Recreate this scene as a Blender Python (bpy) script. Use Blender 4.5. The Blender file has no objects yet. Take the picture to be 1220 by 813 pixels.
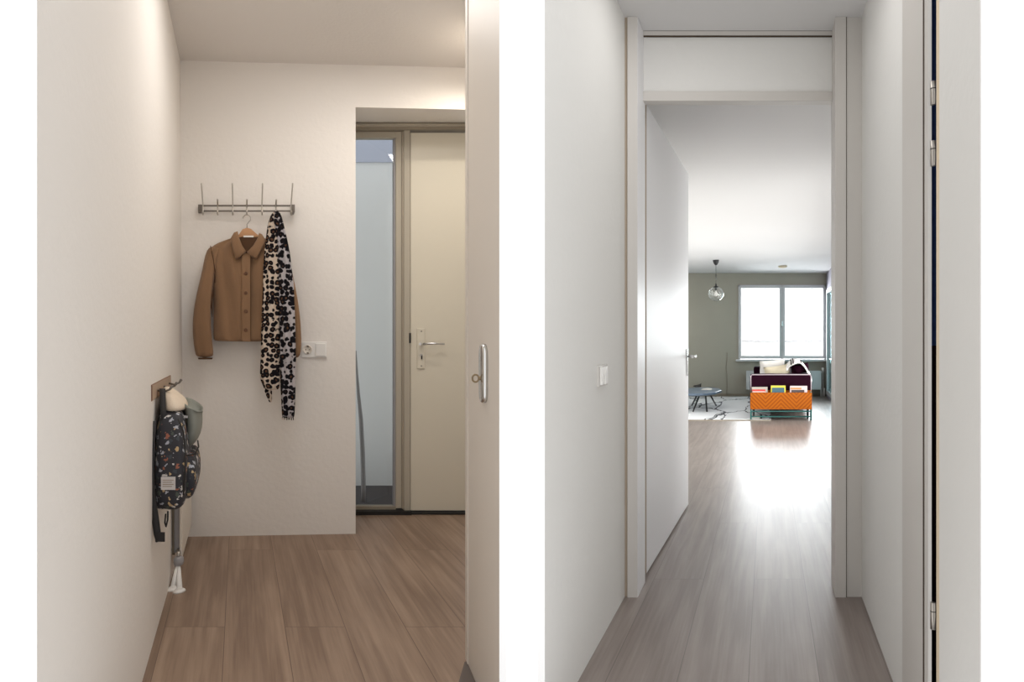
import bpy, bmesh, math, random
from mathutils import Vector, Matrix, noise
random.seed(4)
sc = bpy.context.scene
COL = sc.collection
FPX, CX, HZ, EYE = 700.0, 610.0, 405.0, 1.10      # focal length in px, centre column, horizon row, eye height
KL, KR = (285-610)/FPX, (914-610)/FPX              # plan direction of the two halls' side walls
VL, VR = 285.0, 914.0

def FL(u, d, z): return Vector((u+KL*d, d, z))     # entrance hall: u across, d along its side walls
def FR(u, d, z): return Vector((u+KR*d, d, z))     # passage and living room
def FW(x, y, z): return Vector((x, y, z))
def uL(px, d): return (px-VL)*d/FPX
def uR(px, d): return (px-VR)*d/FPX
def zz(py, d): return EYE+(HZ-py)*d/FPX

# ------------------------------------------------------------------ materials
MATS = {}
def S(r, g, b):
    f = lambda c: ((c/255+0.055)/1.055)**2.4 if c > 10 else c/255/12.92
    return (f(r), f(g), f(b), 1)
def mat(name, col, rough=.6, metal=0, bump=0, bscale=60, spec=.5, vary=0, vscale=3, emit=None, estr=0, sheen=0):
    if name in MATS: return MATS[name]
    m = bpy.data.materials.new(name); m.use_nodes = True; MATS[name] = m
    nt = m.node_tree; N = nt.nodes; L = nt.links; b = N['Principled BSDF']
    b.inputs['Base Color'].default_value = col; b.inputs['Roughness'].default_value = rough
    b.inputs['Metallic'].default_value = metal; b.inputs['Specular IOR Level'].default_value = spec
    if sheen: b.inputs['Sheen Weight'].default_value = sheen
    if emit: b.inputs['Emission Color'].default_value = emit; b.inputs['Emission Strength'].default_value = estr
    tc = N.new('ShaderNodeTexCoord')
    if vary:
        n = N.new('ShaderNodeTexNoise'); n.inputs['Scale'].default_value = vscale; n.inputs['Detail'].default_value = 6
        L.new(tc.outputs['Object'], n.inputs['Vector'])
        mr = N.new('ShaderNodeMapRange'); mr.inputs['To Min'].default_value = 1-vary; mr.inputs['To Max'].default_value = 1+vary
        L.new(n.outputs['Fac'], mr.inputs['Value'])
        h = N.new('ShaderNodeHueSaturation'); h.inputs['Color'].default_value = col
        L.new(mr.outputs['Result'], h.inputs['Value']); L.new(h.outputs['Color'], b.inputs['Base Color'])
    if bump:
        n = N.new('ShaderNodeTexNoise'); n.inputs['Scale'].default_value = bscale; n.inputs['Detail'].default_value = 5
        L.new(tc.outputs['Object'], n.inputs['Vector'])
        bp = N.new('ShaderNodeBump'); bp.inputs['Strength'].default_value = bump; bp.inputs['Distance'].default_value = .004
        L.new(n.outputs['Fac'], bp.inputs['Height']); L.new(bp.outputs['Normal'], b.inputs['Normal'])
    return m

def floor_mat(name, k, c_dark, c_light, seam, off_u, off_d, rough, spec=.5):
    m = bpy.data.materials.new(name); m.use_nodes = True
    nt = m.node_tree; N = nt.nodes; L = nt.links; b = N['Principled BSDF']
    g = N.new('ShaderNodeNewGeometry'); s = N.new('ShaderNodeSeparateXYZ'); L.new(g.outputs['Position'], s.inputs[0])
    mu = N.new('ShaderNodeMath'); mu.operation = 'MULTIPLY_ADD'; mu.inputs[1].default_value = -k
    L.new(s.outputs['Y'], mu.inputs[0]); L.new(s.outputs['X'], mu.inputs[2])
    au = N.new('ShaderNodeMath'); au.operation = 'ADD'; au.inputs[1].default_value = off_u+23; L.new(mu.outputs[0], au.inputs[0])
    ad = N.new('ShaderNodeMath'); ad.operation = 'ADD'; ad.inputs[1].default_value = off_d+33; L.new(s.outputs['Y'], ad.inputs[0])
    cb = N.new('ShaderNodeCombineXYZ'); L.new(ad.outputs[0], cb.inputs['X']); L.new(au.outputs[0], cb.inputs['Y'])
    br = N.new('ShaderNodeTexBrick'); L.new(cb.outputs[0], br.inputs['Vector'])
    br.offset = .5; br.offset_frequency = 2
    for i, v in (('Scale', 1), ('Brick Width', 1.65), ('Row Height', .23), ('Mortar Size', .0016), ('Mortar Smooth', .3), ('Bias', 0)):
        br.inputs[i].default_value = v
    br.inputs['Color1'].default_value = (0, 0, 0, 1); br.inputs['Color2'].default_value = (1, 1, 1, 1)
    br.inputs['Mortar'].default_value = (.5, .5, .5, 1)
    # grain: noise stretched along the boards and offset per board
    mp = N.new('ShaderNodeVectorMath'); mp.operation = 'MULTIPLY'; mp.inputs[1].default_value = (1.1, 16, 1); L.new(cb.outputs[0], mp.inputs[0])
    sh = N.new('ShaderNodeVectorMath'); sh.operation = 'MULTIPLY_ADD'; sh.inputs[1].default_value = (9, 9, 9); L.new(br.outputs['Color'], sh.inputs[0]); L.new(mp.outputs[0], sh.inputs[2])
    n1 = N.new('ShaderNodeTexNoise'); n1.inputs['Scale'].default_value = 1.6; n1.inputs['Detail'].default_value = 8; n1.inputs['Distortion'].default_value = .25
    L.new(sh.outputs[0], n1.inputs['Vector'])
    mp2 = N.new('ShaderNodeVectorMath'); mp2.operation = 'MULTIPLY'; mp2.inputs[1].default_value = (1.8, 5, 1); L.new(sh.outputs[0], mp2.inputs[0])
    n2 = N.new('ShaderNodeTexNoise'); n2.inputs['Scale'].default_value = 1.5; n2.inputs['Detail'].default_value = 6; L.new(mp2.outputs[0], n2.inputs['Vector'])
    mp3 = N.new('ShaderNodeVectorMath'); mp3.operation = 'MULTIPLY'; mp3.inputs[1].default_value = (1.2, 3.2, 1); L.new(cb.outputs[0], mp3.inputs[0])
    n3 = N.new('ShaderNodeTexNoise'); n3.inputs['Scale'].default_value = 1.2; n3.inputs['Detail'].default_value = 4; L.new(mp3.outputs[0], n3.inputs['Vector'])
    a1 = N.new('ShaderNodeMath'); a1.operation = 'MULTIPLY_ADD'; a1.inputs[1].default_value = .35; L.new(n2.outputs['Fac'], a1.inputs[0]); L.new(n1.outputs['Fac'], a1.inputs[2])
    a2 = N.new('ShaderNodeMath'); a2.operation = 'MULTIPLY_ADD'; a2.inputs[1].default_value = .12; L.new(br.outputs['Color'], a2.inputs[0]); L.new(a1.outputs[0], a2.inputs[2])
    a3 = N.new('ShaderNodeMath'); a3.operation = 'MULTIPLY_ADD'; a3.inputs[1].default_value = .5; L.new(n3.outputs['Fac'], a3.inputs[0]); L.new(a2.outputs[0], a3.inputs[2])
    rp = N.new('ShaderNodeValToRGB'); rp.color_ramp.elements[0].position = .66; rp.color_ramp.elements[0].color = c_dark
    rp.color_ramp.elements[1].position = 1.22 if False else 1.0; rp.color_ramp.elements[1].color = c_light
    sc2 = N.new('ShaderNodeMath'); sc2.operation = 'MULTIPLY'; sc2.inputs[1].default_value = .82; L.new(a3.outputs[0], sc2.inputs[0])
    L.new(sc2.outputs[0], rp.inputs['Fac'])
    mx = N.new('ShaderNodeMix'); mx.data_type = 'RGBA'; mx.inputs['B'].default_value = seam
    sf = N.new('ShaderNodeMath'); sf.operation = 'MULTIPLY'; sf.inputs[1].default_value = .7; L.new(br.outputs['Fac'], sf.inputs[0])
    L.new(sf.outputs[0], mx.inputs['Factor']); L.new(rp.outputs['Color'], mx.inputs['A'])
    L.new(mx.outputs['Result'], b.inputs['Base Color'])
    b.inputs['Roughness'].default_value = rough; b.inputs['Specular IOR Level'].default_value = spec
    bp = N.new('ShaderNodeBump'); bp.inputs['Strength'].default_value = .12; bp.inputs['Distance'].default_value = .002
    L.new(n1.outputs['Fac'], bp.inputs['Height']); L.new(bp.outputs['Normal'], b.inputs['Normal'])
    return m

def glass_mat(name, tint, gloss=.08, rough=0.0):
    m = bpy.data.materials.new(name); m.use_nodes = True; nt = m.node_tree; N = nt.nodes; L = nt.links
    N.remove(N['Principled BSDF']); out = N['Material Output']
    t = N.new('ShaderNodeBsdfTransparent'); t.inputs[0].default_value = tint
    g = N.new('ShaderNodeBsdfGlossy'); g.inputs['Roughness'].default_value = rough
    f = N.new('ShaderNodeFresnel'); f.inputs[0].default_value = 1.45
    a = N.new('ShaderNodeMath'); a.operation = 'MULTIPLY_ADD'; a.inputs[1].default_value = .8; a.inputs[2].default_value = gloss; L.new(f.outputs[0], a.inputs[0])
    mx = N.new('ShaderNodeMixShader'); L.new(a.outputs[0], mx.inputs[0]); L.new(t.outputs[0], mx.inputs[1]); L.new(g.outputs[0], mx.inputs[2])
    L.new(mx.outputs[0], out.inputs['Surface']); return m

def leopard_mat(nm='leopard cloth', base=S(200, 184, 168), dk=.50):
    m = bpy.data.materials.new(nm); m.use_nodes = True; nt = m.node_tree; N = nt.nodes; L = nt.links; b = N['Principled BSDF']
    tc = N.new('ShaderNodeTexCoord'); mp = N.new('ShaderNodeMapping'); mp.inputs['Scale'].default_value = (1, .35, 1); L.new(tc.outputs['Object'], mp.inputs[0])
    nz = N.new('ShaderNodeTexNoise'); nz.inputs['Scale'].default_value = 34; nz.inputs['Detail'].default_value = 2; L.new(mp.outputs[0], nz.inputs['Vector'])
    vm = N.new('ShaderNodeVectorMath'); vm.operation = 'MULTIPLY_ADD'; vm.inputs[1].default_value = (.016, .016, .016)
    L.new(nz.outputs['Color'], vm.inputs[0]); L.new(mp.outputs[0], vm.inputs[2])
    v = N.new('ShaderNodeTexVoronoi'); v.inputs['Scale'].default_value = 36; v.inputs['Randomness'].default_value = .62; L.new(vm.outputs[0], v.inputs['Vector'])
    rp = N.new('ShaderNodeValToRGB'); e = rp.color_ramp.elements
    e[0].position = 0; e[0].color = S(92, 66, 50); e[1].position = 1; e[1].color = base
    for p, c in ((.17, S(92, 66, 50)), (.24, S(22, 20, 24)), (dk, S(24, 22, 26)), (dk+.06, base)):
        q = e.new(p); q.color = c
    L.new(v.outputs['Distance'], rp.inputs['Fac']); L.new(rp.outputs['Color'], b.inputs['Base Color'])
    b.inputs['Roughness'].default_value = .9; b.inputs['Specular IOR Level'].default_value = .1
    n = N.new('ShaderNodeTexNoise'); n.inputs['Scale'].default_value = 300; bp = N.new('ShaderNodeBump'); bp.inputs['Strength'].default_value = .3; bp.inputs['Distance'].default_value = .002
    L.new(n.outputs['Fac'], bp.inputs['Height']); L.new(bp.outputs['Normal'], b.inputs['Normal'])
    return m

def printed_mat():
    # charcoal cloth with small scattered pale, rust and grey motifs
    m = bpy.data.materials.new('printed backpack cloth'); m.use_nodes = True; nt = m.node_tree; N = nt.nodes; L = nt.links; b = N['Principled BSDF']
    tc = N.new('ShaderNodeTexCoord')
    nz = N.new('ShaderNodeTexNoise'); nz.inputs['Scale'].default_value = 75; nz.inputs['Detail'].default_value = 1; L.new(tc.outputs['Object'], nz.inputs['Vector'])
    vm = N.new('ShaderNodeVectorMath'); vm.operation = 'MULTIPLY_ADD'; vm.inputs[1].default_value = (.03, .03, .03)
    L.new(nz.outputs['Color'], vm.inputs[0]); L.new(tc.outputs['Object'], vm.inputs[2])
    v = N.new('ShaderNodeTexVoronoi'); v.inputs['Scale'].default_value = 44; L.new(vm.outputs[0], v.inputs['Vector'])
    lt = N.new('ShaderNodeMath'); lt.operation = 'LESS_THAN'; lt.inputs[1].default_value = .37; L.new(v.outputs['Distance'], lt.inputs[0])
    sp = N.new('ShaderNodeSeparateColor'); L.new(v.outputs['Color'], sp.inputs[0])
    rp = N.new('ShaderNodeValToRGB'); rp.color_ramp.interpolation = 'CONSTANT'; e = rp.color_ramp.elements
    e[0].position = 0; e[0].color = S(170, 172, 180); e[1].position = .3; e[1].color = S(60, 66, 72)
    for p, c in ((.45, S(186, 160, 120)), (.6, S(72, 80, 72)), (.7, S(150, 92, 72)), (.82, S(205, 200, 195))):
        q = e.new(p); q.color = c
    L.new(sp.outputs[0], rp.inputs['Fac'])
    mx = N.new('ShaderNodeMix'); mx.data_type = 'RGBA'; mx.inputs['A'].default_value = S(46, 46, 52)
    L.new(lt.outputs[0], mx.inputs['Factor']); L.new(rp.outputs['Color'], mx.inputs['B']); L.new(mx.outputs['Result'], b.inputs['Base Color'])
    b.inputs['Roughness'].default_value = .7
    return m

def herring_mat():
    m = bpy.data.materials.new('orange herringbone wood'); m.use_nodes = True; nt = m.node_tree; N = nt.nodes; L = nt.links; b = N['Principled BSDF']
    tc = N.new('ShaderNodeTexCoord'); s = N.new('ShaderNodeSeparateXYZ'); L.new(tc.outputs['Object'], s.inputs[0])
    pp = N.new('ShaderNodeMath'); pp.operation = 'PINGPONG'; pp.inputs[1].default_value = .21; L.new(s.outputs['X'], pp.inputs[0])
    a = N.new('ShaderNodeMath'); a.operation = 'ADD'; L.new(pp.outputs[0], a.inputs[0]); L.new(s.outputs['Z'], a.inputs[1])
    w = N.new('ShaderNodeMath'); w.operation = 'MODULO'; w.inputs[1].default_value = .055; L.new(a.outputs[0], w.inputs[0])
    g = N.new('ShaderNodeMath'); g.operation = 'LESS_THAN'; g.inputs[1].default_value = .022; L.new(w.outputs[0], g.inputs[0])
    mx = N.new('ShaderNodeMix'); mx.data_type = 'RGBA'; mx.inputs['A'].default_value = S(172, 92, 12); mx.inputs['B'].default_value = S(142, 68, 8)
    L.new(g.outputs[0], mx.inputs['Factor']); L.new(mx.outputs['Result'], b.inputs['Base Color']); b.inputs['Roughness'].default_value = .7; b.inputs['Specular IOR Level'].default_value = .12
    return m

def crinkle_glass():
    m = bpy.data.materials.new('crinkled lamp glass'); m.use_nodes = True; nt = m.node_tree; N = nt.nodes; L = nt.links
    N.remove(N['Principled BSDF']); out = N['Material Output']
    tc = N.new('ShaderNodeTexCoord')
    n = N.new('ShaderNodeTexNoise'); n.inputs['Scale'].default_value = 22; n.inputs['Detail'].default_value = 3; L.new(tc.outputs['Object'], n.inputs['Vector'])
    bp = N.new('ShaderNodeBump'); bp.inputs['Strength'].default_value = .9; bp.inputs['Distance'].default_value = .02; L.new(n.outputs['Fac'], bp.inputs['Height'])
    g = N.new('ShaderNodeBsdfGlossy'); g.inputs['Roughness'].default_value = .05; L.new(bp.outputs[0], g.inputs['Normal'])
    t = N.new('ShaderNodeBsdfTransparent'); t.inputs[0].default_value = (.93, .94, .93, 1)
    lw = N.new('ShaderNodeLayerWeight'); lw.inputs[0].default_value = .35; L.new(bp.outputs[0], lw.inputs['Normal'])
    rp = N.new('ShaderNodeValToRGB'); rp.color_ramp.elements[0].position = .2; rp.color_ramp.elements[1].position = .95
    rp.color_ramp.elements[0].color = (.12, .12, .12, 1); rp.color_ramp.elements[1].color = (.8, .8, .8, 1); L.new(lw.outputs['Facing'], rp.inputs['Fac'])
    mx = N.new('ShaderNodeMixShader'); L.new(rp.outputs['Color'], mx.inputs[0]); L.new(t.outputs[0], mx.inputs[1]); L.new(g.outputs[0], mx.inputs[2])
    L.new(mx.outputs[0], out.inputs['Surface']); return m

M = dict(
 wallL=mat('warm white plaster', S(228, 223, 217), .85, bump=.35, bscale=38, spec=.2),
 ceilL=mat('warm ceiling plaster', S(216, 211, 206), .9, bump=.3, bscale=60, spec=.2),
 wallR=mat('white plaster', S(226, 225, 222), .85, bump=.35, bscale=40, spec=.2),
 ceilR=mat('grey white ceiling paint', S(216, 215, 215), .9, bump=.15, bscale=60, spec=.2),
 cap=mat('cut end white', (.95, .95, .95, 1), .9, spec=0),
 trimR=mat('pale stone trim paint', S(204, 200, 195), .5),
 trimD=mat('tan trim edge paint', S(176, 160, 142), .6),
 whiteD=mat('white door paint', S(232, 232, 234), .4),
 creamD=mat('cream door paint', S(214, 207, 190), .42),
 frameL=mat('greige frame paint', S(176, 168, 152), .5),
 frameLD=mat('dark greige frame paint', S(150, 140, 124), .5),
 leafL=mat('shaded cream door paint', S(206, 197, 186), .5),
 dark=mat('near black rubber', S(30, 27, 25), .7),
 darkgap=mat('dark brown joint', S(70, 56, 44), .8),
 taupe=mat('grey green wall paint', S(168, 164, 151), .85, bump=.2, bscale=50, spec=.2, vary=.04),
 winf=mat('white window frame', S(204, 205, 206), .4),
 steel=mat('brushed steel', S(178, 172, 164), .32, 1),
 brass=mat('antique bronze', S(140, 122, 96), .35, 1),
 chrome=mat('satin chrome', S(215, 215, 214), .22, 1),
 gunmetal=mat('dark rail steel', S(128, 122, 116), .4, .8),
 wood=mat('pale hanger wood', S(196, 148, 108), .5, vary=.12, vscale=20),
 brownwood=mat('brown hook board wood', S(128, 92, 70), .55, vary=.2, vscale=25),
 boardface=mat('light hook board face', S(172, 148, 126), .55, vary=.1, vscale=25),
 jacket=mat('brown twill', S(136, 106, 80), .9, bump=.35, bscale=260, spec=.1, vary=.07, vscale=9, sheen=.15),
 jacketD=mat('dark brown lining', S(84, 62, 46), .9, spec=.1),
 button=mat('brown horn button', S(98, 66, 44), .4),
 white=mat('white plastic', S(232, 230, 226), .35),
 blackcloth=mat('black webbing', S(38, 36, 36), .8, bump=.3, bscale=200),
 cream=mat('cream knit', S(214, 198, 178), .95, bump=.6, bscale=120, vary=.08, vscale=20),
 greygreen=mat('grey green cloth', S(134, 136, 128), .9, bump=.3, bscale=120, vary=.12, vscale=14),
 radw=mat('white radiator enamel', S(222, 214, 202), .35),
 radg=mat('grey radiator side', S(150, 148, 150), .5),
 navy=mat('navy closet board', S(84, 116, 190), .8),
 maroonb=mat('maroon closet board', S(58, 34, 40), .8),
 teal=mat('teal metal', S(28, 88, 84), .4, .2),
 sofa=mat('aubergine velvet', S(32, 7, 21), .95, spec=.05, vary=.1, vscale=14),
 piping=mat('pale piping', S(176, 160, 168), .8),
 cushw=mat('white cushion cloth', S(228, 224, 220), .95, bump=.3, bscale=90),
 cushc=mat('cream cushion cloth', S(214, 202, 176), .95, bump=.5, bscale=70, vary=.08, vscale=12),
 tabletop=mat('blue grey stone top', S(96, 112, 130), .3, vary=.2, vscale=14),
 blackm=mat('black metal', S(22, 22, 24), .4),
 extw=mat('pale blue render', S(238, 240, 240), .9, vary=.05, vscale=1.5),
 extd=mat('dark blue grey plinth', S(52, 50, 54), .8),
 extb=mat('blue grey soffit', S(192, 198, 215), .9),
 pageW=mat('paper pages', S(206, 202, 194), .8),
 red=mat('red cover', S(190, 50, 34), .5), yellow=mat('yellow cover', S(206, 190, 30), .5),
 greycov=mat('grey cover', S(170, 160, 150), .5), tealpic=mat('teal cover picture', S(24, 78, 92), .5),
 pinkcov=mat('pale pink cover', S(206, 186, 186), .5), tanpic=mat('tan cover picture', S(190, 130, 70), .5),
 darkpic=mat('dark cover picture', S(52, 30, 30), .5), lbl=mat('white cloth label', S(205, 200, 198), .8), lblt=mat('label print', S(150, 132, 112), .8),
 warmlamp=mat('warm lamp glass', S(255, 240, 215), .4, emit=(1, .82, .58, 1), estr=6),
)
M['floorL'] = floor_mat('warm oak boards', KL, S(128, 106, 90), S(160, 137, 118), S(88, 70, 58), .055, -.60, .42, .35)
M['floorR'] = floor_mat('grey oak boards', KR, S(124, 112, 106), S(152, 141, 135), S(80, 72, 70), .06, -.225, .34, .8)
M['leopard'] = leopard_mat(); M['leopard2'] = leopard_mat('leopard cloth, grey side', S(172, 166, 168), .56); M['print'] = printed_mat(); M['herring'] = herring_mat(); M['globe'] = crinkle_glass()
M['glass'] = glass_mat('clear window glass', (.98, .98, .98, 1), .02)
M['glassb'] = glass_mat('blue tinted side glass', (.86, .885, .90, 1), .03)
M['glasst2'] = glass_mat('deep teal tinted glass', (.62, .80, .82, 1), .04); M['glasst'] = glass_mat('teal tinted glass', (.92, .93, .93, 1), .04)

# ------------------------------------------------------------------ mesh builder
class MB:
    def __init__(s, F=FW): s.bm = bmesh.new(); s.F = F; s.mats = []
    def mi(s, m):
        if m is None: return 0
        if m not in s.mats: s.mats.append(m)
        return s.mats.index(m)
    def hexa(s, pts, m=None, bevel=0, caps=None):
        """pts: bottom 4 (a,b,c,d) then top 4, in frame coordinates; caps: {face_index: material}"""
        i = s.mi(m); v = [s.bm.verts.new(s.F(*p)) for p in pts]
        fs = [(0, 3, 2, 1), (4, 5, 6, 7), (0, 1, 5, 4), (1, 2, 6, 5), (2, 3, 7, 6), (3, 0, 4, 7)]
        faces = []
        for k, f in enumerate(fs):
            fc = s.bm.faces.new([v[q] for q in f]); fc.material_index = s.mi(caps[k]) if caps and k in caps else i; faces.append(fc)
        if bevel:
            es = set(e for f in faces for e in f.edges)
            r = bmesh.ops.bevel(s.bm, geom=list(es), offset=bevel, segments=2, profile=.6, affect='EDGES')
        return s
    def box(s, u0, u1, d0, d1, z0, z1, m=None, bevel=0, caps=None):
        return s.hexa([(u0, d0, z0), (u1, d0, z0), (u1, d1, z0), (u0, d1, z0), (u0, d0, z1), (u1, d0, z1), (u1, d1, z1), (u0, d1, z1)], m, bevel, caps)
    def tube(s, pts, r, m=None, n=8, raw=False):
        i = s.mi(m); P = [Vector(p) if raw else s.F(*p) for p in pts]; R = r if isinstance(r, (list, tuple)) else [r]*len(P)
        rings = []; up = None
        for k, p in enumerate(P):
            t = (P[min(k+1, len(P)-1)]-P[max(k-1, 0)]).normalized()
            if up is None: up = t.orthogonal().normalized()
            up = (up-t*up.dot(t)); up = up.normalized() if up.length > 1e-6 else t.orthogonal().normalized()
            w = t.cross(up)
            rings.append([s.bm.verts.new(p+(up*math.cos(a)+w*math.sin(a))*R[k]) for a in [2*math.pi*q/n for q in range(n)]])
        for a, b in zip(rings, rings[1:]):
            for q in range(n):
                f = s.bm.faces.new((a[q], a[(q+1) % n], b[(q+1) % n], b[q])); f.material_index = i; f.smooth = True
        for rg in (rings[0], rings[-1]):
            f = s.bm.faces.new(rg); f.material_index = i
        return s
    def loft(s, rings, m=None, close=True, cyc=True):
        """rings: lists of frame points"""
        i = s.mi(m); V = [[s.bm.verts.new(s.F(*p)) for p in r] for r in rings]; n = len(V[0])
        for a, b in zip(V, V[1:]):
            for q in range(n if cyc else n-1):
                f = s.bm.faces.new((a[q], a[(q+1) % n], b[(q+1) % n], b[q])); f.material_index = i; f.smooth = True
        if close and cyc:
            for rg in (V[0], V[-1]):
                f = s.bm.faces.new(rg); f.material_index = i; f.smooth = True
        return s
    def lathe(s, prof, base, m=None, n=20, axis=(0, 0, 1), capped=True):
        """prof: (r, h) along axis from base (frame point); round in real space"""
        i = s.mi(m); B = s.F(*base); A = Vector(axis).normalized(); X = A.orthogonal().normalized(); Y = A.cross(X)
        V = [[s.bm.verts.new(B+A*h+(X*math.cos(t)+Y*math.sin(t))*max(r, 1e-5)) for t in [2*math.pi*q/n for q in range(n)]] for r, h in prof]
        for a, b in zip(V, V[1:]):
            for q in range(n):
                f = s.bm.faces.new((a[q], a[(q+1) % n], b[(q+1) % n], b[q])); f.material_index = i; f.smooth = True
        if capped:
            for rg in (V[0], V[-1]):
                f = s.bm.faces.new(rg); f.material_index = i
        return s
    def prism(s, outline, d0, d1, m=None, bevel=0):
        """outline in (u, z), extruded from d0 (near) to d1"""
        i = s.mi(m); a = [s.bm.verts.new(s.F(u, d0, z)) for u, z in outline]; b = [s.bm.verts.new(s.F(u, d1, z)) for u, z in outline]
        n = len(a); fs = [s.bm.faces.new(a), s.bm.faces.new(b[::-1])]
        for q in range(n): fs.append(s.bm.faces.new((a[(q+1) % n], a[q], b[q], b[(q+1) % n])))
        for f in fs: f.material_index = i
        if bevel:
            bmesh.ops.bevel(s.bm, geom=list(set(e for f in fs for e in f.edges)), offset=bevel, segments=2, affect='EDGES')
        return s
    def build(s, name, m=None, parent=None, origin=None, smooth=False, sub=0):
        bmesh.ops.recalc_face_normals(s.bm, faces=s.bm.faces[:])
        org = Vector(origin) if origin is not None else Vector((0, 0, 0))
        if parent is not None:
            org = Vector(parent['_o']) if '_o' in parent else org
        elif origin is None:
            # base centre
            c = [v.co for v in s.bm.verts]
            org = Vector((sum(p.x for p in c)/len(c), sum(p.y for p in c)/len(c), min(p.z for p in c)))
        for v in s.bm.verts: v.co -= org
        me = bpy.data.meshes.new(name); s.bm.to_mesh(me); s.bm.free()
        if smooth:
            for p in me.polygons: p.use_smooth = True
        mats = s.mats if s.mats else [m]
        for x in mats: me.materials.append(x if x is not None else m)
        o = bpy.data.objects.new(name, me); COL.objects.link(o)
        if parent is not None: o.parent = parent; o['_o'] = tuple(org)
        else: o.location = org; o['_o'] = tuple(org)
        if sub:
            md = o.modifiers.new('sub', 'SUBSURF'); md.levels = sub; md.render_levels = sub
        return o

def tag(o, label=None, cat=None, group=None, kind=None):
    if label: o['label'] = label
    if cat: o['category'] = cat
    if group: o['group'] = group
    if kind: o['kind'] = kind
    return o
def thing(name, loc, label=None, cat=None, group=None, kind=None):
    o = bpy.data.objects.new(name, None); COL.objects.link(o); o.location = loc; o['_o'] = tuple(loc); o.empty_display_size = .05
    return tag(o, label, cat, group, kind)
def struct(o): o['kind'] = 'structure'; return o

# ================================================================== LEFT: entrance hall
CL = 2.658; DB = 3.277; SL = .0522
def dback(u): return DB+SL*(u+.33)
WU = -.330
# left wall, its foot a little further in than its head
t = .02
near, far = .959, 3.80
struct(MB(FL).hexa([(WU-t, .906, 0), (WU+.018, .906, 0), (WU+.018, far, 0), (WU-t, far, 0), (WU-t, near, CL), (WU, near, CL), (WU, far, CL), (WU-t, far, CL)],
        M['wallL'], caps={2: M['cap']}).build('wall_left'))
# back wall with the porch recess
def bw(u0, u1, z0, z1, zb0=None):
    zb0 = z0 if zb0 is None else zb0
    return [(u0, dback(u0), z0), (u1, dback(u1), z0), (u1, 3.82, zb0), (u0, 3.82, zb0), (u0, dback(u0), z1), (u1, dback(u1), z1), (u1, 3.82, z1), (u0, 3.82, z1)]
UA = .6595
b = MB(FL); b.hexa(bw(WU-.02, UA, 0, CL), M['wallL']); b.hexa(bw(UA, 1.445, 2.418, CL, 2.482), M['wallL'])
struct(b.build('wall_back'))
struct(MB(FW).hexa([(-.12, 2.04, 0), (-.09, 2.04, 0), (-.09, 3.82, 0), (-.12, 3.82, 0), (-.12, 2.04, CL), (-.09, 2.04, CL), (-.09, 3.82, CL), (-.12, 3.82, CL)], M['wallL']).build('wall_right'))
# ceiling and floor
def poly_slab(F, pts, z0, z1, m):
    b = MB(F); i = b.mi(m); a = [b.bm.verts.new(F(u, d, z0)) for u, d in pts]; c = [b.bm.verts.new(F(u, d, z1)) for u, d in pts]; n = len(a)
    b.bm.faces.new(a); b.bm.faces.new(c)
    for q in range(n): b.bm.faces.new((a[q], a[(q+1) % n], c[(q+1) % n], c[q]))
    return b
px_w = lambda px, d: (px-CX)/FPX*d
poly_pts = [(-.33+.0+KL*.959-.02, .959), (-.03, 1.45), (-.04, 1.62), (-.09, 2.04), (-.09, 3.82), (-.33+KL*3.82-.02, 3.82)]
struct(poly_slab(FW, poly_pts, -.04, 0, M['floorL']).build('floor'))
struct(poly_slab(FW, poly_pts, CL, CL+.04, M['ceilL']).build('ceiling'))

# front door set: frame, side glazing, leaf
DD = 3.74
U = lambda px: uL(px, DD); Z = lambda py: zz(py, DD)
fr = thing('window_1', FL(U(455), DD, 0), kind='structure')
w = MB(FL)
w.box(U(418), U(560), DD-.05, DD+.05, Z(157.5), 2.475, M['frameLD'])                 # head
w.box(U(480), U(487), DD-.03, DD+.05, .0, Z(157.5), M['frameL'])                    # post between glazing and door
w.box(U(418), U(560), DD-.06, DD-.02, Z(154.5), Z(151.5), M['frameL'])
w.build('window_frame', M['frameL'], fr)
w = MB(FL)
w.box(U(471), U(479), DD-.015, DD+.03, Z(605), Z(158), M['frameL'])
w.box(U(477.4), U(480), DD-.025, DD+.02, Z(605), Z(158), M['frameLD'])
w.box(U(420), U(471), DD-.012, DD+.03, Z(165), Z(158), M['frameL'])
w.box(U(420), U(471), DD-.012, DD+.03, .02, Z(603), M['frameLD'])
w.box(U(469), U(471.4), DD-.002, DD+.03, .02, Z(165), M['radg'])
w.build('casement', M['frameL'], fr)
MB(FL).box(U(420), U(470), DD+.01, DD+.016, Z(604), Z(164), M['glassb']).build('pane', M['glassb'], fr)
MB(FL).box(U(420), U(487), DD-.06, DD+.05, 0, .022, M['dark']).build('sill', M['dark'], fr)
d1 = thing('door_1', FL(U(520), DD, 0), kind='structure')
lf = MB(FL).box(U(488), U(488)+.385, DD-.02, DD+.025, .018, Z(159.5), M['creamD'], bevel=.002).build('leaf', M['creamD'], d1)
MB(FL).box(U(486.8), U(488.2), DD-.012, DD+.02, .0, Z(158), M['darkgap']).build('joint', M['darkgap'], d1)
MB(FL).box(U(487), U(488)+.385, DD-.05, DD+.05, 0, .012, M['dark'], bevel=.002).build('threshold', M['dark'], d1)
MB(FL).box(U(485.8), U(487.6), DD-.036, DD-.02, Z(409), Z(397), M['dark']).build('strike_plate', M['dark'], d1)
F0 = DD-.02
hp = MB(FL).box(U(495.5), U(504.2), F0-.010, F0+.002, Z(439), Z(391.5), M['creamD'], bevel=.002).build('handle_plate', M['creamD'], d1)
w = MB(FL); w.lathe([(.009, 0), (.009, .045)], (U(500.5), F0-.008, Z(410)), M['chrome'], 12, (0, -1, 0))
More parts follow.
